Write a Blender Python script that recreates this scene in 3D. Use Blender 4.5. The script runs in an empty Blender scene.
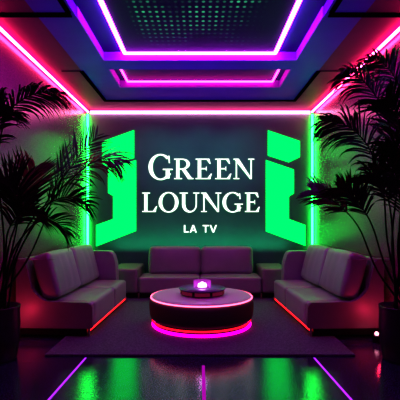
import bpy, bmesh, math, random
from mathutils import Vector, Matrix
random.seed(7)
SC = bpy.context.scene
COL = SC.collection
PI = math.pi

# ------------------------------------------------------------------ room measures
CAM_Z = 1.47
F = 400.0
HOR = 218.0
RW = 2.325          # half width of the room
YB = 8.2            # back wall
ZC = 3.68           # ceiling soffit
ZL = 3.80           # coffer lid

def at(px, py, d):
    """a point in the room, d metres in front of the viewer"""
    return Vector(((px - 200.0) / F * d, d, CAM_Z - (py - HOR) / F * d))

# ------------------------------------------------------------------ tagging
def tag(o, label=None, cat=None, group=None, kind=None):
    if label: o['label'] = label
    if cat:
        o['category'] = cat
        o['kind'] = kind or 'thing'
    if group: o['group'] = group
    if kind: o['kind'] = kind
    return o

def empty(name, loc=(0, 0, 0), rz=0.0, parent=None):
    o = bpy.data.objects.new(name, None)
    COL.objects.link(o)
    o.location = loc
    o.rotation_euler = (0, 0, rz)
    o.empty_display_size = 0.1
    if parent: o.parent = parent
    return o

def obj(name, bm, mats, parent=None, smooth=False, label=None):
    me = bpy.data.meshes.new(name)
    bmesh.ops.recalc_face_normals(bm, faces=bm.faces[:])
    bm.to_mesh(me); bm.free()
    if not isinstance(mats, (list, tuple)): mats = [mats]
    for m in mats: me.materials.append(m)
    if smooth:
        for p in me.polygons: p.use_smooth = len(p.vertices) < 8
    o = bpy.data.objects.new(name, me)
    COL.objects.link(o)
    if parent: o.parent = parent
    if label: o['label'] = label
    return o

def struct(name, bm, mats):
    o = obj(name, bm, mats)
    o['kind'] = 'structure'
    return o

# ------------------------------------------------------------------ mesh helpers
def box(bm, x0, x1, y0, y1, z0, z1, mi=0):
    vs = [bm.verts.new(p) for p in ((x0,y0,z0),(x1,y0,z0),(x1,y1,z0),(x0,y1,z0),
                                    (x0,y0,z1),(x1,y0,z1),(x1,y1,z1),(x0,y1,z1))]
    for f in ((0,3,2,1),(4,5,6,7),(0,1,5,4),(1,2,6,5),(2,3,7,6),(3,0,4,7)):
        fa = bm.faces.new([vs[i] for i in f]); fa.material_index = mi
    return vs

def rbox(bm, x0, x1, y0, y1, z0, z1, r=0.02, seg=3, mi=0):
    b2 = bmesh.new()
    box(b2, x0, x1, y0, y1, z0, z1, mi)
    bmesh.ops.bevel(b2, geom=b2.edges[:], offset=r, segments=seg, profile=0.5, affect='EDGES')
    merge(bm, b2)

def merge(bm, b2, M=None):
    if M is not None: bmesh.ops.transform(b2, matrix=M, verts=b2.verts[:])
    vm = {}
    for v in b2.verts: vm[v] = bm.verts.new(v.co)
    for f in b2.faces:
        try:
            nf = bm.faces.new([vm[v] for v in f.verts]); nf.material_index = f.material_index; nf.smooth = f.smooth
        except ValueError: pass
    b2.free()

def lathe(bm, prof, n=64, c=(0, 0, 0), mi=0, closed=False):
    rings = []
    for r, z in prof:
        if r < 1e-5:
            rings.append([bm.verts.new((c[0], c[1], c[2] + z))])
        else:
            rings.append([bm.verts.new((c[0] + r*math.cos(2*PI*i/n), c[1] + r*math.sin(2*PI*i/n), c[2] + z)) for i in range(n)])
    pairs = list(zip(rings[:-1], rings[1:]))
    if closed: pairs.append((rings[-1], rings[0]))
    for a, b in pairs:
        for i in range(n):
            j = (i + 1) % n
            if len(a) == 1 and len(b) == 1: continue
            if len(a) == 1: f = bm.faces.new((a[0], b[i], b[j]))
            elif len(b) == 1: f = bm.faces.new((a[i], a[j], b[0]))
            else: f = bm.faces.new((a[i], a[j], b[j], b[i]))
            f.material_index = mi

def torus_prof(R, r, z, k=10):
    return [(R + r*math.cos(2*PI*i/k), z + r*math.sin(2*PI*i/k)) for i in range(k)]

def tube(bm, pts, rad, k=8, cap=True):
    pts = [Vector(p) for p in pts]
    n = len(pts)
    rads = rad if isinstance(rad, (list, tuple)) else [rad]*n
    rings = []
    for i, p in enumerate(pts):
        t = (pts[min(i+1, n-1)] - pts[max(i-1, 0)]).normalized()
        a = t.cross(Vector((0, 0, 1)) if abs(t.z) < 0.9 else Vector((1, 0, 0))).normalized()
        b = t.cross(a).normalized()
        rings.append([bm.verts.new(p + rads[i]*(math.cos(2*PI*j/k)*a + math.sin(2*PI*j/k)*b)) for j in range(k)])
    for r0, r1 in zip(rings[:-1], rings[1:]):
        for j in range(k):
            bm.faces.new((r0[j], r0[(j+1) % k], r1[(j+1) % k], r1[j]))
    if cap:
        bm.faces.new(rings[0]); bm.faces.new(rings[-1][::-1])

def prism_poly(bm, poly, y0, y1, axis='xz', mi=0, mi_side=None):
    """extrude a 2-D polygon; axis xz -> thickness along y"""
    def P(p, t):
        return (p[0], t, p[1]) if axis == 'xz' else (p[0], p[1], t)
    a = [bm.verts.new(P(p, y0)) for p in poly]
    b = [bm.verts.new(P(p, y1)) for p in poly]
    f = bm.faces.new(a); f.material_index = mi
    f = bm.faces.new(b[::-1]); f.material_index = mi
    n = len(poly)
    for i in range(n):
        f = bm.faces.new((a[i], b[i], b[(i+1) % n], a[(i+1) % n])); f.material_index = mi if mi_side is None else mi_side

def cushion(hx, hy, hz, r, puff=(0, 0, 0), n=14, grooves=None):
    """rounded, puffed block centred on the origin; grooves = (axis, face_axis, sign, positions, depth, width)"""
    bm = bmesh.new()
    H = (hx, hy, hz)
    cache = {}
    def V(p):
        key = tuple(round(c, 5) for c in p)
        if key in cache: return cache[key]
        q = [p[i]*H[i] for i in range(3)]
        c = [max(-(H[i]-r), min(H[i]-r, q[i])) for i in range(3)]
        d = Vector([q[i]-c[i] for i in range(3)])
        pos = Vector(c) + (d.normalized()*r if d.length > 1e-9 else d)
        for i in range(3):
            j, k = (i+1) % 3, (i+2) % 3
            w = max(0, 1-p[j]**2)*max(0, 1-p[k]**2)
            pos[i] += p[i]*puff[i]*w
        if grooves:
            ax, fa, sg, ps, dep, wid = grooves
            if p[fa]*sg > 0.5:
                g = sum(math.exp(-((q[ax]-x)/wid)**2) for x in ps)
                j = 3-ax-fa
                pos[fa] -= sg*dep*g*max(0, 1-p[j]**4)
        v = bm.verts.new(pos); cache[key] = v
        return v
    def spaced(i): 
        t = -1 + 2*i/n
        return math.copysign(abs(t)**0.8, t)
    for ax in range(3):
        for s in (-1, 1):
            for i in range(n):
                for j in range(n):
                    q = []
                    for (a, b) in ((i, j), (i+1, j), (i+1, j+1), (i, j+1)):
                        p = [0, 0, 0]
                        p[ax] = s; p[(ax+1) % 3] = spaced(a); p[(ax+2) % 3] = spaced(b)
                        q.append(V(p))
                    if len(set(q)) == 4:
                        try: bm.faces.new(q)
                        except ValueError: pass
    return bm

def catmull(pts, n):
    pts = [Vector(p) for p in pts]
    P = [2*pts[0]-pts[1]] + pts + [2*pts[-1]-pts[-2]]
    out = []
    m = len(pts)-1
    for i in range(n+1):
        u = i/n*m
        k = min(int(u), m-1); t = u-k
        p0, p1, p2, p3 = P[k:k+4]
        out.append(0.5*((2*p1) + (p2-p0)*t + (2*p0-5*p1+4*p2-p3)*t*t + (3*p1-p0-3*p2+p3)*t**3))
    return out

# ------------------------------------------------------------------ materials
def mat(name, base, rough=0.5, metal=0.0, spec=0.5, bump=None, vary=None, coat=0.0, coat_rough=0.1, emit=None, estr=1.0, sheen=0.0):
    """bump = (scale, strength, distance); vary = (scale, amount)"""
    m = bpy.data.materials.new(name); m.use_nodes = True
    nt = m.node_tree; N = nt.nodes; L = nt.links
    b = N['Principled BSDF']
    b.inputs['Base Color'].default_value = (*base, 1)
    b.inputs['Roughness'].default_value = rough
    b.inputs['Metallic'].default_value = metal
    b.inputs['Specular IOR Level'].default_value = spec
    b.inputs['Coat Weight'].default_value = coat
    b.inputs['Coat Roughness'].default_value = coat_rough
    b.inputs['Sheen Weight'].default_value = sheen
    tc = N.new('ShaderNodeTexCoord')
    if emit:
        b.inputs['Emission Color'].default_value = (*emit, 1)
        b.inputs['Emission Strength'].default_value = estr
    if vary:
        nz = N.new('ShaderNodeTexNoise'); nz.inputs['Scale'].default_value = vary[0]; nz.inputs['Detail'].default_value = 4
        L.new(tc.outputs['Object'], nz.inputs['Vector'])
        mr = N.new('ShaderNodeMapRange')
        mr.inputs['From Min'].default_value = 0.3; mr.inputs['From Max'].default_value = 0.7
        mr.inputs['To Min'].default_value = 1-vary[1]; mr.inputs['To Max'].default_value = 1+vary[1]
        L.new(nz.outputs['Fac'], mr.inputs['Value'])
        mx = N.new('ShaderNodeVectorMath'); mx.operation = 'SCALE'
        mx.inputs[0].default_value = base
        L.new(mr.outputs['Result'], mx.inputs['Scale'])
        L.new(mx.outputs['Vector'], b.inputs['Base Color'])
    if bump:
        nb = N.new('ShaderNodeTexNoise'); nb.inputs['Scale'].default_value = bump[0]; nb.inputs['Detail'].default_value = 3
        L.new(tc.outputs['Object'], nb.inputs['Vector'])
        bp = N.new('ShaderNodeBump'); bp.inputs['Strength'].default_value = bump[1]; bp.inputs['Distance'].default_value = bump[2]
        L.new(nb.outputs['Fac'], bp.inputs['Height'])
        L.new(bp.outputs['Normal'], b.inputs['Normal'])
    return m

def glow(name, col, strength):
    m = bpy.data.materials.new(name); m.use_nodes = True
    nt = m.node_tree
    for n in list(nt.nodes): nt.nodes.remove(n)
    e = nt.nodes.new('ShaderNodeEmission'); o = nt.nodes.new('ShaderNodeOutputMaterial')
    e.inputs['Color'].default_value = (*col, 1); e.inputs['Strength'].default_value = strength
    nt.links.new(e.outputs[0], o.inputs['Surface'])
    return m

M = {}
M['side_wall'] = mat('side_wall_plaster', (0.16, 0.022, 0.115), rough=0.26, spec=0.8, bump=(120, 0.10, 0.006), vary=(70, 0.3))
M['back_wall'] = mat('back_wall_paint', (0.045, 0.145, 0.135), rough=0.5, bump=(160, 0.15, 0.005), vary=(2.5, 0.08))
M['ceil_plum_lit'] = mat('ceiling_plum_lit', (0.15, 0.008, 0.10), rough=0.6, spec=0.06, vary=(2, 0.1))  # pink tube light put into the outer soffit's base colour
M['ceil_blue_lit'] = mat('ceiling_violet_lit', (0.11, 0.008, 0.42), rough=0.5, spec=0.06, vary=(2, 0.1))  # violet LED light put into the inner soffit's base colour
M['ceil_face_lit'] = mat('ceiling_face_lit', (0.32, 0.08, 0.6), rough=0.5, spec=0.06)  # LED light on the coffer sides put into the base colour
M['ceil_lid'] = mat('ceiling_lid', (0.035, 0.012, 0.13), rough=0.5, spec=0.06)
M['groove'] = mat('shadow_gap', (0.003, 0.002, 0.005), rough=0.9, spec=0.0)
M['sofa'] = mat('sofa_leather', (0.20, 0.36, 0.25), rough=0.40, spec=0.75, bump=(220, 0.12, 0.004), vary=(5, 0.06), sheen=0.15)
M['sofa_shell'] = mat('sofa_shell_leather', (0.17, 0.26, 0.19), rough=0.45, spec=0.6, bump=(220, 0.12, 0.004), vary=(5, 0.06))
M['plinth'] = mat('black_plinth', (0.006, 0.006, 0.008), rough=0.4)
M['metal'] = mat('brushed_metal', (0.5, 0.45, 0.42), rough=0.3, metal=1.0)
M['rug'] = mat('rug_pile', (0.12, 0.30, 0.20), rough=0.95, spec=0.1, bump=(260, 0.9, 0.012), vary=(60, 0.35))
M['table_top'] = mat('table_top_fabric', (0.46, 0.75, 0.52), rough=0.55, bump=(250, 0.1, 0.003))
M['table_body'] = mat('table_body_fabric', (0.05, 0.03, 0.045), rough=0.6, bump=(250, 0.15, 0.003))
M['black'] = mat('black_lacquer', (0.012, 0.011, 0.016), rough=0.25)
M['dark_plate'] = mat('dark_plate', (0.10, 0.09, 0.20), rough=0.35)
M['smoked'] = mat('smoked_panel', (0.10, 0.02, 0.045), rough=0.2, emit=(0.5, 0.02, 0.10), estr=0.16)  # faint red emission painted in for reflections on the panes
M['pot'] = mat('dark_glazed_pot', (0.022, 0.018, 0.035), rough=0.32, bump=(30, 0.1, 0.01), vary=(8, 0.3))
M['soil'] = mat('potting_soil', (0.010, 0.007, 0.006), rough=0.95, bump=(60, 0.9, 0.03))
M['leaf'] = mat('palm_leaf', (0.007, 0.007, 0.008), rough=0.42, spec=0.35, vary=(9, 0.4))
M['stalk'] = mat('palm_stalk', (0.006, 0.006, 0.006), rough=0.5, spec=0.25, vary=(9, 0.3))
M['pink'] = glow('pink_neon', (1.0, 0.19, 0.40), 15)
M['red_pink'] = glow('rose_neon', (1.0, 0.055, 0.20), 30)
M['green_tube'] = glow('green_neon', (0.012, 1.0, 0.075), 20)
M['green_panel'] = glow('green_panel_light', (0.0, 1.0, 0.115), 1.6)
M['violet'] = glow('violet_neon', (0.62, 0.04, 1.0), 28)
M['magenta_coffer'] = glow('magenta_neon', (1.0, 0.03, 0.36), 12)
M['letter_face'] = glow('letter_white', (0.95, 1.0, 0.97), 1.25)
M['letter_side'] = glow('letter_green_halo', (0.0, 1.0, 0.25), 0.9)
M['ring_magenta'] = glow('ring_magenta', (1.0, 0.0, 0.42), 3.2)
M['ring_red'] = glow('ring_red', (1.0, 0.01, 0.03), 2.0)
M['rim'] = glow('rim_rose', (1.0, 0.13, 0.26), 3.0)
M['under_red'] = glow('under_red', (1.0, 0.02, 0.03), 2.4)
M['floor_violet'] = glow('floor_violet', (0.40, 0.04, 1.0), 1.25)
M['painted_reflection'] = glow('painted_reflection', (0.62, 0.01, 0.62), 0.55)
M['flame'] = glow('flame_violet', (0.95, 0.42, 1.0), 5)
M['lens'] = glow('lens_pink', (1.0, 0.35, 0.5), 3)

# flame shield: clear glass, the flame's violet halo put in as emission
m = bpy.data.materials.new('flame_glass'); m.use_nodes = True
nt = m.node_tree
for n in list(nt.nodes): nt.nodes.remove(n)
o_ = nt.nodes.new('ShaderNodeOutputMaterial'); mix = nt.nodes.new('ShaderNodeMixShader')
tr = nt.nodes.new('ShaderNodeBsdfTransparent'); em = nt.nodes.new('ShaderNodeEmission')
em.inputs['Color'].default_value = (0.75, 0.06, 0.85, 1); em.inputs['Strength'].default_value = 1.0
mix.inputs['Fac'].default_value = 0.22
nt.links.new(tr.outputs[0], mix.inputs[1]); nt.links.new(em.outputs[0], mix.inputs[2]); nt.links.new(mix.outputs[0], o_.inputs['Surface'])
M['flame_glass'] = m

# wet dark stone floor
m = mat('polished_floor', (0.008, 0.009, 0.022), rough=0.14, spec=0.9)
nt = m.node_tree; N = nt.nodes; L = nt.links; b = N['Principled BSDF']
tc = N.new('ShaderNodeTexCoord')
n1 = N.new('ShaderNodeTexNoise'); n1.inputs['Scale'].default_value = 70; n1.inputs['Detail'].default_value = 5
n2 = N.new('ShaderNodeTexNoise'); n2.inputs['Scale'].default_value = 7; n2.inputs['Detail'].default_value = 3
L.new(tc.outputs['Object'], n1.inputs['Vector']); L.new(tc.outputs['Object'], n2.inputs['Vector'])
n3 = N.new('ShaderNodeTexNoise'); n3.inputs['Scale'].default_value = 110; n3.inputs['Detail'].default_value = 2
L.new(tc.outputs['Object'], n3.inputs['Vector'])
cr = N.new('ShaderNodeValToRGB'); cr.color_ramp.elements[0].position = .48; cr.color_ramp.elements[0].color = (0.007, 0.009, 0.03, 1)
cr.color_ramp.elements[1].position = .68; cr.color_ramp.elements[1].color = (0.10, 0.13, 0.26, 1)
L.new(n3.outputs['Fac'], cr.inputs['Fac']); L.new(cr.outputs['Color'], b.inputs['Base Color'])
bp1 = N.new('ShaderNodeBump'); bp1.inputs['Strength'].default_value = 0.15; bp1.inputs['Distance'].default_value = 0.006
L.new(n1.outputs['Fac'], bp1.inputs['Height'])
bt = N.new('ShaderNodeTexBrick'); bt.offset = 0.0
bt.inputs['Scale'].default_value = 1.0; bt.inputs['Brick Width'].default_value = 0.84; bt.inputs['Row Height'].default_value = 0.84
bt.inputs['Mortar Size'].default_value = 0.006
mpn = N.new('ShaderNodeMapping'); mpn.inputs['Location'].default_value = (0.43, 0.1, 0)
L.new(tc.outputs['Object'], mpn.inputs['Vector']); L.new(mpn.outputs['Vector'], bt.inputs['Vector'])
bt.inputs['Color1'].default_value = (1, 1, 1, 1); bt.inputs['Color2'].default_value = (1, 1, 1, 1); bt.inputs['Mortar'].default_value = (0, 0, 0, 1)
bp2 = N.new('ShaderNodeBump'); bp2.inputs['Strength'].default_value = 0.4; bp2.inputs['Distance'].default_value = 0.004
L.new(bt.outputs['Color'], bp2.inputs['Height']); L.new(bp1.outputs['Normal'], bp2.inputs['Normal']); L.new(bp2.outputs['Normal'], b.inputs['Normal'])
mr = N.new('ShaderNodeMapRange'); mr.inputs['From Min'].default_value = 0.35; mr.inputs['From Max'].default_value = 0.65
mr.inputs['To Min'].default_value = 0.06; mr.inputs['To Max'].default_value = 0.13
L.new(n2.outputs['Fac'], mr.inputs['Value']); L.new(mr.outputs['Result'], b.inputs['Roughness'])
b.inputs['IOR'].default_value = 1.95; b.inputs['Specular IOR Level'].default_value = 0.5
M['floor'] = m

# perforated ceiling panel: grid of green points of changing brightness
m = mat('perforated_panel', (0.030, 0.008, 0.05), rough=0.5, spec=0.05)
nt = m.node_tree; N = nt.nodes; L = nt.links; b = N['Principled BSDF']
tc = N.new('ShaderNodeTexCoord')
sc_ = N.new('ShaderNodeVectorMath'); sc_.operation = 'DIVIDE'; sc_.inputs[1].default_value = (0.0745, 0.105, 1)
L.new(tc.outputs['Object'], sc_.inputs[0])
fr = N.new('ShaderNodeVectorMath'); fr.operation = 'FRACTION'; L.new(sc_.outputs[0], fr.inputs[0])
fl = N.new('ShaderNodeVectorMath'); fl.operation = 'FLOOR'; L.new(sc_.outputs[0], fl.inputs[0])
sb = N.new('ShaderNodeVectorMath'); sb.operation = 'SUBTRACT'; sb.inputs[1].default_value = (0.5, 0.5, 0); L.new(fr.outputs[0], sb.inputs[0])
ml = N.new('ShaderNodeVectorMath'); ml.operation = 'MULTIPLY'; ml.inputs[1].default_value = (1, 1.3, 0); L.new(sb.outputs[0], ml.inputs[0])
ln = N.new('ShaderNodeVectorMath'); ln.operation = 'LENGTH'; L.new(ml.outputs[0], ln.inputs[0])
dot = N.new('ShaderNodeMapRange'); dot.inputs['From Min'].default_value = 0.30; dot.inputs['From Max'].default_value = 0.18
L.new(ln.outputs['Value'], dot.inputs['Value'])
wn = N.new('ShaderNodeTexWhiteNoise'); wn.noise_dimensions = '2D'; L.new(fl.outputs[0], wn.inputs['Vector'])
ns = N.new('ShaderNodeTexNoise'); ns.inputs['Scale'].default_value = 0.14; ns.inputs['Detail'].default_value = 1; L.new(fl.outputs[0], ns.inputs['Vector'])
nr = N.new('ShaderNodeMapRange'); nr.inputs['From Min'].default_value = 0.42; nr.inputs['From Max'].default_value = 0.66
nr.inputs['To Min'].default_value = 0.03; nr.inputs['To Max'].default_value = 1.0
L.new(ns.outputs['Fac'], nr.inputs['Value'])
wr = N.new('ShaderNodeMapRange'); wr.inputs['To Min'].default_value = 0.35; wr.inputs['To Max'].default_value = 1.0; L.new(wn.outputs['Value'], wr.inputs['Value'])
sx = N.new('ShaderNodeSeparateXYZ'); L.new(tc.outputs['Object'], sx.inputs[0])
fade = N.new('ShaderNodeMapRange'); fade.inputs['From Min'].default_value = 5.35; fade.inputs['From Max'].default_value = 4.5
L.new(sx.outputs['Y'], fade.inputs['Value'])
ab = N.new('ShaderNodeMath'); ab.operation = 'ABSOLUTE'; L.new(sx.outputs['X'], ab.inputs[0])
fx = N.new('ShaderNodeMapRange'); fx.inputs['From Min'].default_value = 0.80; fx.inputs['From Max'].default_value = 0.66; L.new(ab.outputs[0], fx.inputs['Value'])
prev = dot.outputs['Result']
for s_ in (nr.outputs['Result'], wr.outputs['Result'], fade.outputs['Result'], fx.outputs['Result']):
    mm = N.new('ShaderNodeMath'); mm.operation = 'MULTIPLY'; L.new(prev, mm.inputs[0]); L.new(s_, mm.inputs[1]); prev = mm.outputs[0]
st = N.new('ShaderNodeMath'); st.operation = 'MULTIPLY'; st.inputs[1].default_value = 0.55; L.new(prev, st.inputs[0])
b.inputs['Emission Color'].default_value = (0.10, 0.80, 0.36, 1)
L.new(st.outputs[0], b.inputs['Emission Strength'])
M['led_panel'] = m

# ------------------------------------------------------------------ the setting
Y0 = -1.2
bm = bmesh.new(); box(bm, -RW-0.1, RW+0.1, Y0, YB+0.1, -0.1, 0); struct('floor', bm, M['floor'])
bm = bmesh.new(); box(bm, -RW-0.1, -RW, Y0, YB, 0, ZL+0.1); struct('wall_left', bm, M['side_wall'])
bm = bmesh.new(); box(bm, RW, RW+0.1, Y0, YB, 0, ZL+0.1); struct('wall_right', bm, M['side_wall'])
bm = bmesh.new(); box(bm, -RW-0.1, RW+0.1, YB, YB+0.1, 0, ZL+0.1); struct('wall_back', bm, M['back_wall'])

OX = 1.36           # coffer opening half width
GX = 1.78           # joint between plum-lit and violet-lit soffit
bm = bmesh.new()    # slots: 0 plum-lit soffit, 1 violet-lit soffit, 2 coffer side faces, 3 lid
box(bm, -RW, -GX, Y0, YB, ZC, ZL, 0); box(bm, GX, RW, Y0, YB, ZC, ZL, 0)
box(bm, -GX, GX, 7.5, YB, ZC, ZL, 0)
box(bm, -GX, -OX, Y0, 7.5, ZC, ZL, 1); box(bm, GX, OX, Y0, 7.5, ZC, ZL, 1)
box(bm, -OX, OX, 6.78, 7.5, ZC, ZL, 1)
box(bm, -OX, OX, 5.62, 5.95, ZC, ZL, 1)
box(bm, -OX, OX, Y0, 2.6, ZC, ZL, 1)
box(bm, -RW, RW, Y0, YB, ZL, ZL+0.1, 3)
struct('ceiling', bm, [M['ceil_plum_lit'], M['ceil_blue_lit'], M['ceil_face_lit'], M['ceil_lid']])
# sides of the openings, LED light painted into their lighter colour
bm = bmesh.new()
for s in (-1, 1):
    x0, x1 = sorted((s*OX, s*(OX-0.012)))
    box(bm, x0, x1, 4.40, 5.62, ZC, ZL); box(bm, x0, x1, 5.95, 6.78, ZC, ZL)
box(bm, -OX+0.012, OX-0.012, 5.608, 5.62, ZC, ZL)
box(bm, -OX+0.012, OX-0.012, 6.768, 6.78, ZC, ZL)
struct('trim_1', bm, M['ceil_face_lit'])
# black shadow gaps in the soffit
k = 2
for s in (-1, 1):
    bm = bmesh.new()
    a, b_ = sorted((s*RW, s*1.40)); box(bm, a, b_, 4.30, 4.385, ZC-0.012, ZC)
    a, b_ = sorted((s*1.44, s*1.385)); box(bm, a, b_, 2.0, 4.30, ZC-0.012, ZC)
    struct('trim_%d' % k, bm, M['groove']); k += 1
bm = bmesh.new()
for s in (-1, 1):
    a, b_ = sorted((s*(GX+0.03), s*(GX-0.03))); box(bm, a, b_, 6.0, 7.48, ZC-0.012, ZC)
    a, b_ = sorted((s*(GX+0.30), s*(GX+0.03))); box(bm, a, b_, 6.0, 6.02, ZC-0.006, ZC)
box(bm, -GX-0.03, GX+0.03, 7.48, 7.56, ZC-0.012, ZC)
struct('trim_%d' % k, bm, M['groove'])

# ------------------------------------------------------------------ lights built into the room
def bar_tube(name, pts, r, m, label, cat='neon light', group='neon tubes along the room edges'):
    bm = bmesh.new(); tube(bm, pts, r, 8)
    o = obj(name, bm, m); tag(o, label, cat, group); return o

zt = ZC-0.055
bar_tube('neon_tube', [(-RW+0.05, Y0, zt), (-RW+0.05, YB-0.09, zt)], 0.018, M['red_pink'], 'long pink neon tube along the top of the left wall')
bar_tube('neon_tube', [(RW-0.05, Y0, zt), (RW-0.05, YB-0.09, zt)], 0.018, M['red_pink'], 'long pink neon tube along the top of the right wall')
bar_tube('neon_tube', [(-RW+0.09, YB-0.04, zt), (RW-0.09, YB-0.04, zt)], 0.028, M['pink'], 'horizontal pink neon tube along the top of the back wall')
bar_tube('neon_tube', [(-RW+0.035, YB-0.04, 0.0), (-RW+0.035, YB-0.04, zt-0.04)], 0.022, M['green_tube'], 'upright green neon tube in the left back corner')
bar_tube('neon_tube', [(RW-0.035, YB-0.04, 0.0), (RW-0.035, YB-0.04, zt-0.04)], 0.022, M['green_tube'], 'upright green neon tube in the right back corner')

LX, LY0, LY1, LZ = 1.05, 2.8, 5.565, ZL-0.032
bm = bmesh.new()
tube(bm, [(-LX, LY0, LZ), (-LX, LY1, LZ)], 0.028); tube(bm, [(LX, LY0, LZ), (LX, LY1, LZ)], 0.028)
tube(bm, [(-LX, LY1, LZ), (LX, LY1, LZ)], 0.028); tube(bm, [(-LX, LY0, LZ), (LX, LY0, LZ)], 0.028)
tag(obj('rectangular_neon_light', bm, M['violet']), 'violet rectangular neon frame around the dotted black ceiling panel', 'neon light')
PX = 1.22
bm = bmesh.new()
tube(bm, [(-PX, 6.0, LZ), (-PX, 6.74, LZ)], 0.017); tube(bm, [(PX, 6.0, LZ), (PX, 6.74, LZ)], 0.017)
tube(bm, [(-PX, 6.74, LZ), (PX, 6.74, LZ)], 0.017)
tag(obj('neon_strip', bm, M['magenta_coffer']), 'short pink neon strip inside the rear ceiling recess', 'neon light')

bm = bmesh.new(); box(bm, -LX+0.03, LX-0.03, LY0+0.03, LY1-0.03, ZL-0.03, ZL)
tag(obj('ceiling_panel', bm, M['led_panel']), 'black perforated ceiling panel with rows of green light dots', 'ceiling panel')

# floor strips and a painted flame reflection
for s, w in ((-1, 'left'), (1, 'right')):
    bm = bmesh.new()
    prism_poly(bm, [(s*1.20-0.009, 4.20), (s*1.20+0.009, 4.20), (s*1.275+0.009, 1.0), (s*1.275-0.009, 1.0)], 0.0, 0.004, 'xy')
    tag(obj('floor_glow_strip', bm, M['floor_violet']), 'thin violet light strip set in the floor, %s of the pair before the rug' % w, 'floor light', 'floor light strips')
bm = bmesh.new(); box(bm, 0.018, 0.048, 1.0, 3.98, 0, 0.004)  # glowing streak added in place of the flame's reflection
tag(obj('floor_glow_strip', bm, M['painted_reflection']), 'dim magenta streak on the floor before the round table, a painted flame reflection', 'floor light', 'floor light strips')

# ------------------------------------------------------------------ green wall panels
yw = YB-0.012
def wallpoly(px):
    d = yw-0.01
    return [((x-200.0)/F*d, CAM_Z-(y-HOR)/F*d) for x, y in px]
panels = [
 ([(102, 141.5), (134, 130), (134, 158), (106, 166), (102, 163)], 'upper slanted green light panel on the back wall, left of the sign'),
 ([(108, 168.5), (136, 160), (136, 231), (96, 246.5), (96, 225), (113, 219), (113, 196), (108, 193)], 'lower stepped green light panel on the back wall, left of the sign'),
 ([(268, 130.2), (300, 141), (300, 157), (289, 162.3), (268, 155.5)], 'upper slanted green light panel on the back wall, right of the sign'),
 ([(266, 160), (294, 169.5), (294, 193.5), (289, 196.5), (289, 219), (305.5, 225), (305.5, 246), (266, 231.5)], 'lower stepped green light panel on the back wall, right of the sign'),
]
for px, lab in panels:
    bm = bmesh.new(); prism_poly(bm, wallpoly(px), yw-0.010, yw+0.010)
    tag(obj('wall_light_panel', bm, M['green_panel']), lab, 'light panel', 'green wall panels')

# ------------------------------------------------------------------ sign letters
T, S, H_ = 0.155, 0.06, 0.05
def rect(x0, y0, x1, y1): return [(x0, y0), (x1, y0), (x1, y1), (x0, y1)]
def arc_strip(cx, cy, ro, ri, a0, a1, n=28, icx=0.0):
    """strips between an outer and an inner ellipse, as quads"""
    out = []
    def P(c, r, a): return (c[0]+r[0]*math.cos(a), c[1]+r[1]*math.sin(a))
    for i in range(n):
        a = math.radians(a0+(a1-a0)*i/n); b = math.radians(a0+(a1-a0)*(i+1)/n)
        out.append([P((cx, cy), ro, a), P((cx, cy), ro, b), P((cx+icx, cy), ri, b), P((cx+icx, cy), ri, a)])
    return out
def foot(x0, x1, y, up):   # bracketed serif
    d = H_ if up else -H_
    return rect(x0, min(y, y+d), x1, max(y, y+d))
def g_E():
    return 0.74, [rect(.10,0,.10+T,1), rect(0,0,.66,H_), rect(0,1-H_,.62,1), rect(.2,.48,.48,.54),
            [(.54,H_),(.66,0),(.74,.27),(.69,.27)], [(.50,1-H_),(.62,1),(.68,.75),(.63,.75)], [(.44,.51),(.50,.38),(.50,.65)],
            rect(.5,0,.68,H_)]
def g_L():
    return 0.72, [rect(.10,0,.10+T,1), rect(0,0,.66,H_), rect(0,1-H_,.38,1), [(.52,H_),(.64,0),(.72,.30),(.67,.30)]]
def g_N():
    return 0.98, [rect(.11,0,.11+S,1), rect(.80,0,.80+S,1), [(.02,1),(.24,1),(.86,0),(.78,0)], [(.06,1),(.24,1),(.86,.0),(.80,0)],
            rect(0,0,.28,H_), rect(.69,1-H_,.98,1), rect(0,1-H_,.2,1), [(.04,1),(.25,1),(.86,.02),(.80,-.01)]]
def g_O():
    return 0.98, arc_strip(.49,.5,(.49,.53),(.315,.47),0,360,44)
def g_U():
    return 0.98, [rect(.12,.36,.12+T,1), rect(.77,.36,.77+S,1), rect(0,1-H_,.40,1), rect(.65,1-H_,.95,1)] + \
            arc_strip(.475,.37,(.355,.40),(.24,.315),180,360,24,icx=.05)
def g_R():
    return 0.92, [rect(.10,0,.10+T,1), rect(0,0,.38,H_), rect(0,1-H_,.42,1), rect(.2,.46,.42,.52),
            [(.34,.50),(.53,.50),(.84,.05),(.66,0)], [(.64,0),(.92,0),(.92,.05),(.70,.06)]] + arc_strip(.40,.735,(.345,.265),(.19,.205),-90,90,20)
def g_G():
    return 0.98, arc_strip(.49,.5,(.49,.53),(.32,.47),42,330,40) + [rect(.70,.04,.70+T,.42), rect(.58,.38,.98,.43),
            [(.80,.96),(.85,.96),(.87,.66),(.82,.66)], [(.60,.99),(.82,.90),(.82,.80),(.76,.86)], [(.66,.05),(.74,.14),(.80,.06),(.70,.02)]]
s_T = 0.17
def h_L(): return .52, [rect(0,0,s_T,1), rect(0,0,.52,s_T)]
def h_A(): return .84, [[(0,0),(.18,0),(.51,1),(.33,1)], [(.66,0),(.84,0),(.51,1),(.33,1)], rect(.18,.22,.66,.36)]
def h_T(): return .74, [rect(0,1-s_T,.74,1), rect(.28,0,.28+s_T,1)]
def h_V(): return .84, [[(0,1),(.18,1),(.51,0),(.33,0)], [(.66,1),(.84,1),(.51,0),(.33,0)]]

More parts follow.
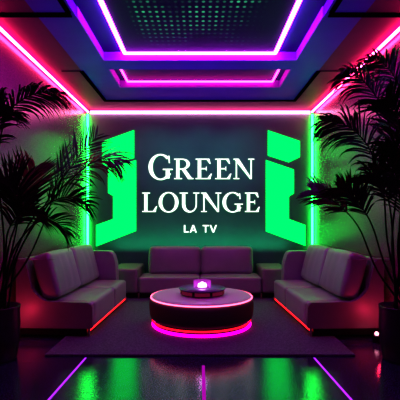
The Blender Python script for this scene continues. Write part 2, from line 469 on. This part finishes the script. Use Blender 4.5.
sign = empty('wall_sign', (0, YB-0.03, CAM_Z))
tag(sign, 'glowing white lettering GREEN LOUNGE LA TV in the middle of the back wall', 'sign')
def word(text, spec, glyphs, lab):
    """spec: list of (px0, px1, ytop, ybottom)"""
    w = empty('word', (0, 0, 0), 0, sign); w['label'] = lab
    d = YB-0.05
    for ch, (x0, x1, yt, yb) in zip(text, spec):
        gw, polys = glyphs[ch]()
        X0, X1 = (x0-200)/F*d, (x1-200)/F*d
        Z0, Z1 = -(yb-HOR)/F*d, -(yt-HOR)/F*d
        bm = bmesh.new()
        for p in polys:
            q = [(X0+(x/gw)*(X1-X0), Z0+y*(Z1-Z0)) for x, y in p]
            prism_poly(bm, q, 0.0, 0.030, mi=0, mi_side=1)
        o = obj('letter', bm, [M['letter_face'], M['letter_side']], w)
        o['label'] = 'letter ' + ch
SER = {'G': g_G, 'R': g_R, 'E': g_E, 'N': g_N, 'L': g_L, 'O': g_O, 'U': g_U}
SAN = {'L': h_L, 'A': h_A, 'T': h_T, 'V': h_V}
word('GREEN', [(148.3,172.6,154.5,179.3),(174,193.5,158.5,179),(195.5,212,158.5,179),(215.2,231.5,158.5,179),(233.5,254.5,158.5,179)], SER, 'white serif word GREEN with a taller first letter')
word('LOUNGE', [(142,157,192.5,212),(158.5,178.5,192.5,212),(179.5,200,192.5,212),(201,221.5,192.5,212),(222.5,243,192.5,212),(245,260,192.5,212)], SER, 'white serif word LOUNGE')
word('LATV', [(183.8,188.6,225,232.6),(189.6,196.8,225,232.6),(202.6,208.8,225,232.6),(209.6,217,225,232.6)], SAN, 'small plain lettering LA TV')

# ------------------------------------------------------------------ rug
RZ = 0.022
bm = bmesh.new(); rbox(bm, -1.65, 1.65, 4.25, 8.0, 0, RZ, 0.006, 2)
tag(obj('rug', bm, M['rug']), 'large dark violet grey rug under the seating group', 'rug')

# ------------------------------------------------------------------ side sofas
def mirror(bm, s):
    if s < 0: bmesh.ops.transform(bm, matrix=Matrix.Diagonal((-1, 1, 1, 1)), verts=bm.verts[:])
    return bm
def smooth_profile(pts, n=4):
    """round off the corners of a closed polygon; third value is the corner radius"""
    out = []
    m_ = len(pts)
    for i, (x, z, r) in enumerate(pts):
        p = Vector((x, z)); a = Vector(pts[i-1][:2]); b = Vector(pts[(i+1) % m_][:2])
        if r <= 0: out.append((x, z)); continue
        p0 = p+(a-p).normalized()*r; p1 = p+(b-p).normalized()*r
        for k in range(n+1):
            t = k/n
            q = p0*(1-t)**2 + p*2*t*(1-t) + p1*t*t
            out.append((q.x, q.y))
    return out
def bevelled_prism(prof, y0, y1, r, seg=3):
    bm = bmesh.new(); prism_poly(bm, prof, y0, y1)
    e = [e for e in bm.edges if abs(e.verts[0].co.y-e.verts[1].co.y) < 1e-6]
    bmesh.ops.bevel(bm, geom=e, offset=r, segments=seg, profile=0.5, affect='EDGES')
    return bm

def side_sofa(s, rootloc, rz, label):
    """local x grows from the back towards the seat front, y away from the viewer"""
    root = empty('sofa', rootloc, rz)
    tag(root, label, 'sofa', 'lounge sofas')
    LEN = 2.04
    prof = smooth_profile([(0.0,.10,.02),(0.0,.955,.06),(.10,.955,.045),(.20,.56,.06),(.34,.425,.10),(.945,.415,.05),(.945,.10,.02)], 5)
    obj('side_panel', mirror(bevelled_prism(prof, 0.0, 0.075, 0.022), s), M['sofa_shell'], root, True)
    bprof = smooth_profile([(0.0,.10,.02),(0.0,.95,.06),(.10,.95,.045),(.23,.42,.02),(.23,.10,.02)], 4)
    obj('back_frame', mirror(bevelled_prism(bprof, 0.077, LEN-.20, 0.012), s), M['sofa_shell'], root, True)
    aprof = smooth_profile([(0.0,.10,.02),(0.0,.89,.05),(.70,.89,.06),(.765,.68,.06),(.78,.10,.02)], 5)
    obj('armrest', mirror(bevelled_prism(aprof, LEN-.198, LEN, 0.03), s), M['sofa'], root, True)
    tot = LEN-.198-.077
    for i in range(2):
        hl = (1.0, tot-1.0)[i]; yc = (.077+.5, .077+1.0+(tot-1.0)/2)[i]
        # seat block
        bm = cushion(.36, hl/2-.003, .158, .045, (.0, .0, .014), 14)
        bmesh.ops.translate(bm, verts=bm.verts[:], vec=(.232+.36, yc, .10+.158))
        obj('seat', mirror(bm, s), M['sofa'], root, True)
        hl = (.85, tot-.85)[i]; yc = (.077+.425, .077+.85+(tot-.85)/2)[i]
        bm = cushion(.12, hl/2-.012, .285, .055, (.03, .012, .02), 20, (1, 0, 1, (-.12, .12), .010, .022))
        bmesh.ops.rotate(bm, verts=bm.verts[:], cent=(0, 0, 0), matrix=Matrix.Rotation(math.radians(-15), 3, 'Y'))
        bmesh.ops.translate(bm, verts=bm.verts[:], vec=(.335, yc-.02, .715))
        obj('back_cushion', mirror(bm, s), M['sofa'], root, True)
    bm = bmesh.new(); box(bm, .03, .87, .03, LEN-.03, 0.012, .10)
    obj('plinth', mirror(bm, s), M['plinth'], root)
    bm = bmesh.new(); rbox(bm, .878, .892, .06, LEN-.06, .045, .075, .005, 2)
    obj('light_strip', mirror(bm, s), M['under_red'], root, label='red glowing strip under the seat front')
    for fx_, fy_ in ((.90, .03), (.90, LEN-.05)):
        bm = bmesh.new(); rbox(bm, fx_-.012, fx_+.012, fy_-.012, fy_+.012, 0, .10, .004, 2)
        obj('foot', mirror(bm, s), M['metal'], root)
    return root
side_sofa(1, (-2.255, 4.90, RZ), math.radians(-2.3), 'grey leather two-seat sofa against the left wall, glowing red underneath')
side_sofa(-1, (2.255, 4.90, RZ), math.radians(2.3), 'grey leather two-seat sofa against the right wall, glowing red underneath')

# ------------------------------------------------------------------ back sofa
root = empty('sofa', (0, 7.17, RZ))
tag(root, 'grey two-seat sofa under the sign on the back wall', 'sofa', 'lounge sofas')
SX = 1.115
for s in (-1, 1):
    bm = cushion(.25, .46, .225, .045, (0, 0, .006), 12)
    bmesh.ops.translate(bm, verts=bm.verts[:], vec=(s*(SX+.25), .46, .09+.225))
    obj('armrest', bm, M['sofa_shell'], root, True)
    bm = cushion(SX/2-.003, .33, .145, .04, (0, .0, .012), 14)
    bmesh.ops.translate(bm, verts=bm.verts[:], vec=(s*SX/2, .335, .09+.145))
    obj('seat', bm, M['sofa'], root, True)
    bm = cushion(.495, .11, .265, .07, (.01, .03, .015), 18)
    bmesh.ops.rotate(bm, verts=bm.verts[:], cent=(0, 0, 0), matrix=Matrix.Rotation(math.radians(-9), 3, 'X'))
    bmesh.ops.translate(bm, verts=bm.verts[:], vec=(s*.50+.015, .555, .628))
    obj('back_cushion', bm, M['sofa'], root, True)
bm = bmesh.new(); rbox(bm, -.97, 1.0, .67, .90, .09, .80, .04, 3)
obj('back_frame', bm, M['sofa_shell'], root, True)
bm = bmesh.new(); box(bm, -SX-.38, SX+.38, .10, .86, .012, .09)
obj('plinth', bm, M['plinth'], root)
for fx_ in (-SX-.40, -SX+.01, 0, SX-.01, SX+.40):
    bm = bmesh.new(); rbox(bm, fx_-.014, fx_+.014, .03, .058, 0, .095, .004, 2)
    obj('foot', bm, M['metal'], root)

# ------------------------------------------------------------------ round table
TY = 5.45
root = empty('coffee_table', (0.02, TY, RZ))
tag(root, 'round drum coffee table with glowing pink rings on the rug', 'table')
bm = bmesh.new(); lathe(bm, [(0,.412),(.60,.410),(.665,.402),(.672,.392),(.672,.375),(0,.375)], 96)
obj('table_top', bm, M['table_top'], root, True)
bm = bmesh.new(); lathe(bm, [(0,.374),(.672,.374),(.694,.362),(.703,.33),(.704,.24),(.697,.160),(.68,.120),(.64,.105),(0,.105)], 96)
obj('drum', bm, M['table_body'], root, True)
bm = bmesh.new(); lathe(bm, torus_prof(.684, .0085, .389), 96, closed=True)
obj('rim_light', bm, M['rim'], root, True, 'thin pink light line around the top edge')
bm = bmesh.new(); lathe(bm, [(0,.104),(.60,.104),(.60,0),(0,0)], 72)
obj('base', bm, M['plinth'], root, True)
bm = bmesh.new(); lathe(bm, torus_prof(.660, .011, .082), 96, closed=True)
obj('ring_light', bm, M['ring_red'], root, True, 'thin red glowing ring')
bm = bmesh.new(); lathe(bm, torus_prof(.655, .019, .030, 12), 96, closed=True)
obj('ring_light', bm, M['ring_magenta'], root, True, 'thick magenta glowing ring at the foot')

# fire bowl on the table
FZ = RZ+.412
root = empty('fire_bowl', (0.03, TY, FZ))
tag(root, 'round black tabletop fire bowl with violet flame on the coffee table', 'fire bowl')
bm = bmesh.new(); lathe(bm, [(0,0),(.285,0),(.297,.012),(.297,.072),(.0,.072)], 64)
obj('bowl', bm, M['black'], root, True)
bm = bmesh.new(); lathe(bm, [(.10,.0735),(.312,.0735),(.318,.080),(.312,.090),(.12,.094),(.10,.092)], 64, closed=True)
obj('top_plate', bm, M['dark_plate'], root, True, 'violet grey flat rim')
for i in range(8):
    a0 = 2*PI*i/8 + .06 - PI/8 - PI/2; a1 = a0 + 2*PI/8 - .12
    bm = bmesh.new(); vs = []
    for k in range(9):
        a = a0+(a1-a0)*k/8
        vs.append([bm.verts.new((rr*math.cos(a), rr*math.sin(a), zz)) for rr, zz in ((.2975,.018),(.303,.018),(.303,.064),(.2975,.064))])
    for p, q in zip(vs[:-1], vs[1:]):
        for j in range(4): bm.faces.new((p[j], p[(j+1)%4], q[(j+1)%4], q[j]))
    bm.faces.new(vs[0]); bm.faces.new(vs[-1][::-1])
    obj('side_pane', bm, M['smoked'], root, label='dark red side pane')
bm = bmesh.new(); lathe(bm, [(0,.0735),(.095,.0735),(.098,.098),(.085,.104),(.075,.098),(.07,.085),(0,.085)], 40)
obj('burner', bm, M['black'], root, True)
bm = bmesh.new()
for (fx_, fy_, h, r) in ((0,0,.085,.034),(.036,.01,.07,.026),(-.036,-.008,.068,.026),(.01,-.034,.062,.024),(-.01,.034,.066,.024)):
    lathe(bm, [(0,0),(r*.8,.006),(r,.022),(r*.92,h*.6),(r*.6,h*.9),(0,h)], 16, (fx_, fy_, .086))
obj('flame', bm, M['flame'], root, True, 'bright violet white flame')
bm = bmesh.new(); lathe(bm, [(.115,.094),(.118,.094),(.118,.185),(.115,.185)], 40, closed=True)
obj('glass_shield', bm, M['flame_glass'], root, True, 'clear glass ring with the violet flame halo painted in')

# ------------------------------------------------------------------ floor uplight beside the right plant
root = empty('floor_uplight', (2.085, 4.72, 0))
tag(root, 'small bright floor spotlight between the right sofa and the plant pot', 'spotlight')
bm = bmesh.new(); lathe(bm, [(0,0),(.045,0),(.045,.09),(.0,.09)], 20)
obj('housing', bm, M['black'], root)
bm = bmesh.new(); lathe(bm, [(0,.091),(.020,.091),(.024,.110),(.012,.128),(0,.130)], 20)
obj('lens', bm, M['lens'], root, True)

# ------------------------------------------------------------------ palms
def frond(base, pts, parent, start=.38, L0=.42, nl=38, roll=0.0, droop=.5, up=0.0, fwd=.75, side=1.0, wid=.0095, seed=0, wall=0):
    rnd = random.Random(seed)
    ctrl = [Vector(base)] + [Vector(p) for p in pts]
    C = catmull(ctrl, 60)
    inv = parent.location
    bmL = bmesh.new()
    for i in range(nl):
        t = start + (1-start)*(i+.5)/nl
        for sg in (-1, 1):
            tt = min(.999, max(0, t+rnd.uniform(-.008, .008)))
            u = tt*60; k = int(u); p = C[k].lerp(C[min(k+1, 60)], u-k)
            tan = (C[min(k+2, 60)]-C[max(k-1, 0)]).normalized()
            sd = tan.cross(Vector((0.15, 1, 0.1)))
            if sd.length < .15: sd = tan.cross(Vector((0, 0, 1)))
            sd.normalize()
            sd = Matrix.Rotation(roll, 3, tan) @ sd
            nrm = sd.cross(tan).normalized()
            rel = (t-start)/(1-start)
            ln = 1.28*L0*(math.sin(PI*(.16+.80*rel))**.7)*rnd.uniform(.82, 1.1)
            f_ = fwd+.7*rel
            d = (tan*f_ + sd*sg*side*rnd.uniform(.75,1.2) + nrm*(.25+rnd.uniform(-.25, .25)) + Vector((0, 0, up))).normalized()
            w = wid*rnd.uniform(.8, 1.15)
            prevs = None
            dr = droop*.75*rnd.uniform(.5, 1.4)
            pos = p.copy(); dd = d.copy(); ns_ = 6
            for j in range(ns_+1):
                q = j/ns_
                ww = w*(math.sin(PI*min(1, .12+.88*q))**.6 if q < 1 else .02)
                ww = max(ww, .0012)
                wv = dd.cross(nrm); 
                if wv.length < .05: wv = dd.cross(tan)
                wv.normalize()
                a_, b__ = pos+wv*ww, pos-wv*ww
                pr = []
                for v in (a_, b__):
                    v = v.copy()
                    lim = RW-.02
                    v.x = max(-lim, min(lim, v.x))
                    pr.append(bmL.verts.new(v-inv))
                if prevs: bmL.faces.new((prevs[0], prevs[1], pr[1], pr[0]))
                prevs = pr
                dd = (dd+Vector((0, 0, -dr*q*.55))).normalized()
                pos = pos+dd*(ln/ns_)
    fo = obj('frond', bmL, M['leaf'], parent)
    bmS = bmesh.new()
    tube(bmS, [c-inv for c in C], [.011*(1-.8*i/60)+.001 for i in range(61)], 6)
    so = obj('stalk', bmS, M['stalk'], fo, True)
    return fo

def palm(px_edge_side, cx, cy, label, specs, seed):
    root = empty('potted_palm', (cx, cy, 0))
    tag(root, label, 'potted plant', 'potted palms')
    bm = bmesh.new()
    lathe(bm, [(0,0),(.155,0),(.172,.02),(.196,.20),(.205,.36),(.200,.50),(.204,.545),(.206,.56),(.190,.56),(.186,.52),(0,.515)], 48)
    po = obj('pot', bm, M['pot'], root, True)
    bm = bmesh.new(); lathe(bm, [(0,.53),(.06,.535),(.13,.528),(.184,.522),(.184,.5165),(0,.5165)], 32)
    obj('soil', bm, M['soil'], po, True)
    rnd = random.Random(seed)
    for i, (pts, kw) in enumerate(specs):
        a = rnd.uniform(0, 2*PI); r = rnd.uniform(.02, .10)
        frond((cx+r*math.cos(a), cy+r*math.sin(a), .52), [at(*p) for p in pts], root, seed=seed*50+i, **kw)
    return root

LEFT = [
 ([(4,240,4.2),(-2,170,4.15),(5,120,4.1),(22,100,4.05),(44,92,4.0),(64,94,3.95)], dict(start=.50, L0=.28, roll=1.0, droop=1.3, up=-.35, fwd=1.0)),
 ([(12,250,4.2),(20,212,4.15),(27,188,4.2),(35,168,4.3)], dict(start=.45, L0=.40, roll=.2, droop=.1, up=.3, fwd=.9)),
 ([(20,250,4.25),(45,205,4.3),(62,180,4.35),(80,155,4.45),(97,136,4.5)], dict(start=.58, nl=20, wid=.008, L0=.28, roll=.3, droop=.2, up=.25, fwd=1.0)),
 ([(18,255,4.2),(48,205,4.1),(75,176,4.05),(98,160,4.0),(120,161,3.95)], dict(start=.52, nl=26, wid=.008, L0=.30, roll=-.7, droop=1.0, up=-.15, fwd=1.2)),
 ([(15,255,4.15),(35,215,4.0),(58,199,3.9),(76,198,3.85),(90,206,3.8)], dict(start=.50, nl=22, wid=.0075, L0=.25, roll=.5, droop=.8, up=0, fwd=1.0)),
 ([(10,260,4.1),(28,230,4.0),(44,220,3.9),(58,224,3.85),(68,236,3.8)], dict(start=.52, nl=20, wid=.0075, L0=.22, roll=.4, droop=.8, up=0, fwd=1.0)),
 ([(8,250,4.1),(17,220,3.95),(16,200,3.85),(10,188,3.8),(0,182,3.75)], dict(start=.45, L0=.30, roll=.4, droop=.5, up=.1)),
 ([(-1,240,4.15),(-10,180,4.1),(-12,130,4.0),(-6,110,3.85),(4,104,3.75)], dict(start=.5, L0=.34, roll=.4, droop=.9, up=0)),
 ([(26,262,4.3),(42,228,4.4),(52,200,4.5),(59,172,4.6),(66,148,4.7)], dict(start=.56, nl=18, wid=.008, L0=.30, roll=-.3, droop=.1, up=.5, fwd=1.1)),
 ([(4,260,4.1),(8,232,4.0),(18,216,3.9),(30,212,3.8),(42,220,3.7)], dict(start=.45, L0=.28, roll=.7, droop=.8, up=0)),
]
RIGHT = [
 ([(392,240,4.15),(398,170,4.1),(388,122,4.05),(373,92,4.0),(356,76,3.95),(342,73,3.9)], dict(start=.48, L0=.29, roll=-1.0, droop=1.3, up=-.35, fwd=1.0)),
 ([(400,240,4.2),(409,150,4.2),(404,100,4.15),(388,68,4.1),(368,57,4.05)], dict(start=.50, L0=.30, roll=-1.0, droop=1.3, up=-.35, fwd=1.0)),
 ([(388,245,4.2),(383,190,4.15),(369,148,4.1),(347,126,4.05),(322,120,4.0)], dict(start=.48, L0=.33, roll=-.8, droop=1.3, up=-.3, fwd=1.0)),
 ([(377,270,4.3),(359,228,4.35),(340,206,4.4),(323,195,4.45),(312,190,4.5)], dict(start=.52, L0=.24, roll=.4, droop=.4, up=.1, fwd=1.0)),
 ([(385,265,4.2),(373,228,4.1),(361,206,4.05),(349,193,4.0),(338,188,3.95)], dict(start=.50, L0=.25, roll=-.5, droop=.7, up=0, fwd=1.0)),
 ([(399,240,4.1),(403,180,4.0),(400,132,3.9),(394,108,3.8),(386,98,3.7)], dict(start=.42, L0=.30, roll=-.4, droop=.7, up=.1)),
 ([(393,245,4.1),(390,208,3.95),(383,186,3.85),(374,176,3.8),(366,182,3.75)], dict(start=.45, L0=.26, roll=-.5, droop=.9, up=0)),
 ([(405,240,4.2),(408,190,4.25),(404,150,4.3),(399,120,4.35)], dict(start=.42, L0=.42, roll=-.2, droop=.2, up=.4)),
 ([(398,250,4.05),(401,215,3.9),(398,188,3.8),(392,172,3.7),(385,170,3.6)], dict(start=.40, L0=.28, roll=-.6, droop=.8, up=0)),
 ([(402,250,4.05),(407,205,3.9),(405,170,3.8),(398,150,3.7),(390,148,3.65)], dict(start=.42, L0=.28, roll=-.6, droop=.8, up=0)),
]
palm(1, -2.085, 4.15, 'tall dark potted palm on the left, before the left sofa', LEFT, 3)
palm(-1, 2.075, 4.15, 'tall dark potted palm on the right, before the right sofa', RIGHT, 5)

# ------------------------------------------------------------------ lamps
def lamp(kind, name, loc, col, energy, size=0.1, rot=(0, 0, 0), size_y=None, spread=None, spec=1.0):
    d = bpy.data.lights.new(name, kind); d.color = col; d.energy = energy
    if kind == 'AREA':
        d.size = size
        if size_y: d.shape = 'RECTANGLE'; d.size_y = size_y
        if spread: d.spread = spread
    else: d.shadow_soft_size = size
    d.specular_factor = spec
    o = bpy.data.objects.new(name, d); COL.objects.link(o); o.location = loc; o.rotation_euler = rot
    return o
# added area lamp without a fixture, throws violet light up at the soffits
lamp('AREA', 'soffit_fill', (0, 5.4, 1.9), (0.28, 0.05, 1.0), 26, 2.4, (PI, 0, 0), 3.0, spec=0)
# added green area lamp hidden behind the back sofa, tints the back wall
lamp('AREA', 'sofa_back_fill', (0, 7.93, .85), (0.02, 1.0, 0.45), 9, 3.6, (PI-math.radians(20), 0, 0), .06, spec=.3)
# added unseen spots in the rear recess, green fill for the back wall
for x_ in (-.95, 0, .95):
    o = lamp('SPOT', 'wall_fill_spot', (x_, 6.45, 3.74), (0.06, 1.0, 0.80), 33, .01, (math.radians(50), 0, 0), spec=.3)
    o.data.spot_size = math.radians(66); o.data.spot_blend = 1.0
# red uplights behind the pots
lamp('POINT', 'pot_uplight', (-2.18, 4.62, .30), (1.0, 0.04, 0.12), 3.0, .05)
lamp('POINT', 'pot_uplight', (2.12, 4.62, .30), (1.0, 0.04, 0.12), 3.0, .05)
# flame
lamp('POINT', 'flame_lamp', (0.03, TY, FZ+.22), (0.85, 0.30, 1.0), 2.2, .05)

w = bpy.data.worlds.new('world'); SC.world = w; w.use_nodes = True
w.node_tree.nodes['Background'].inputs['Color'].default_value = (0.02, 0.006, 0.035, 1)
w.node_tree.nodes['Background'].inputs['Strength'].default_value = 0.5

# ------------------------------------------------------------------ camera
cd = bpy.data.cameras.new('camera'); cam = bpy.data.objects.new('camera', cd); COL.objects.link(cam)
cam.location = (0, 0, CAM_Z); cam.rotation_euler = (PI/2, 0, 0)
cd.sensor_width = 36; cd.lens = 36*F/400; cd.shift_y = (HOR-200)/400; cd.clip_start = .05
SC.camera = cam
SC.view_settings.view_transform = 'Standard'
SC.view_settings.look = 'High Contrast'
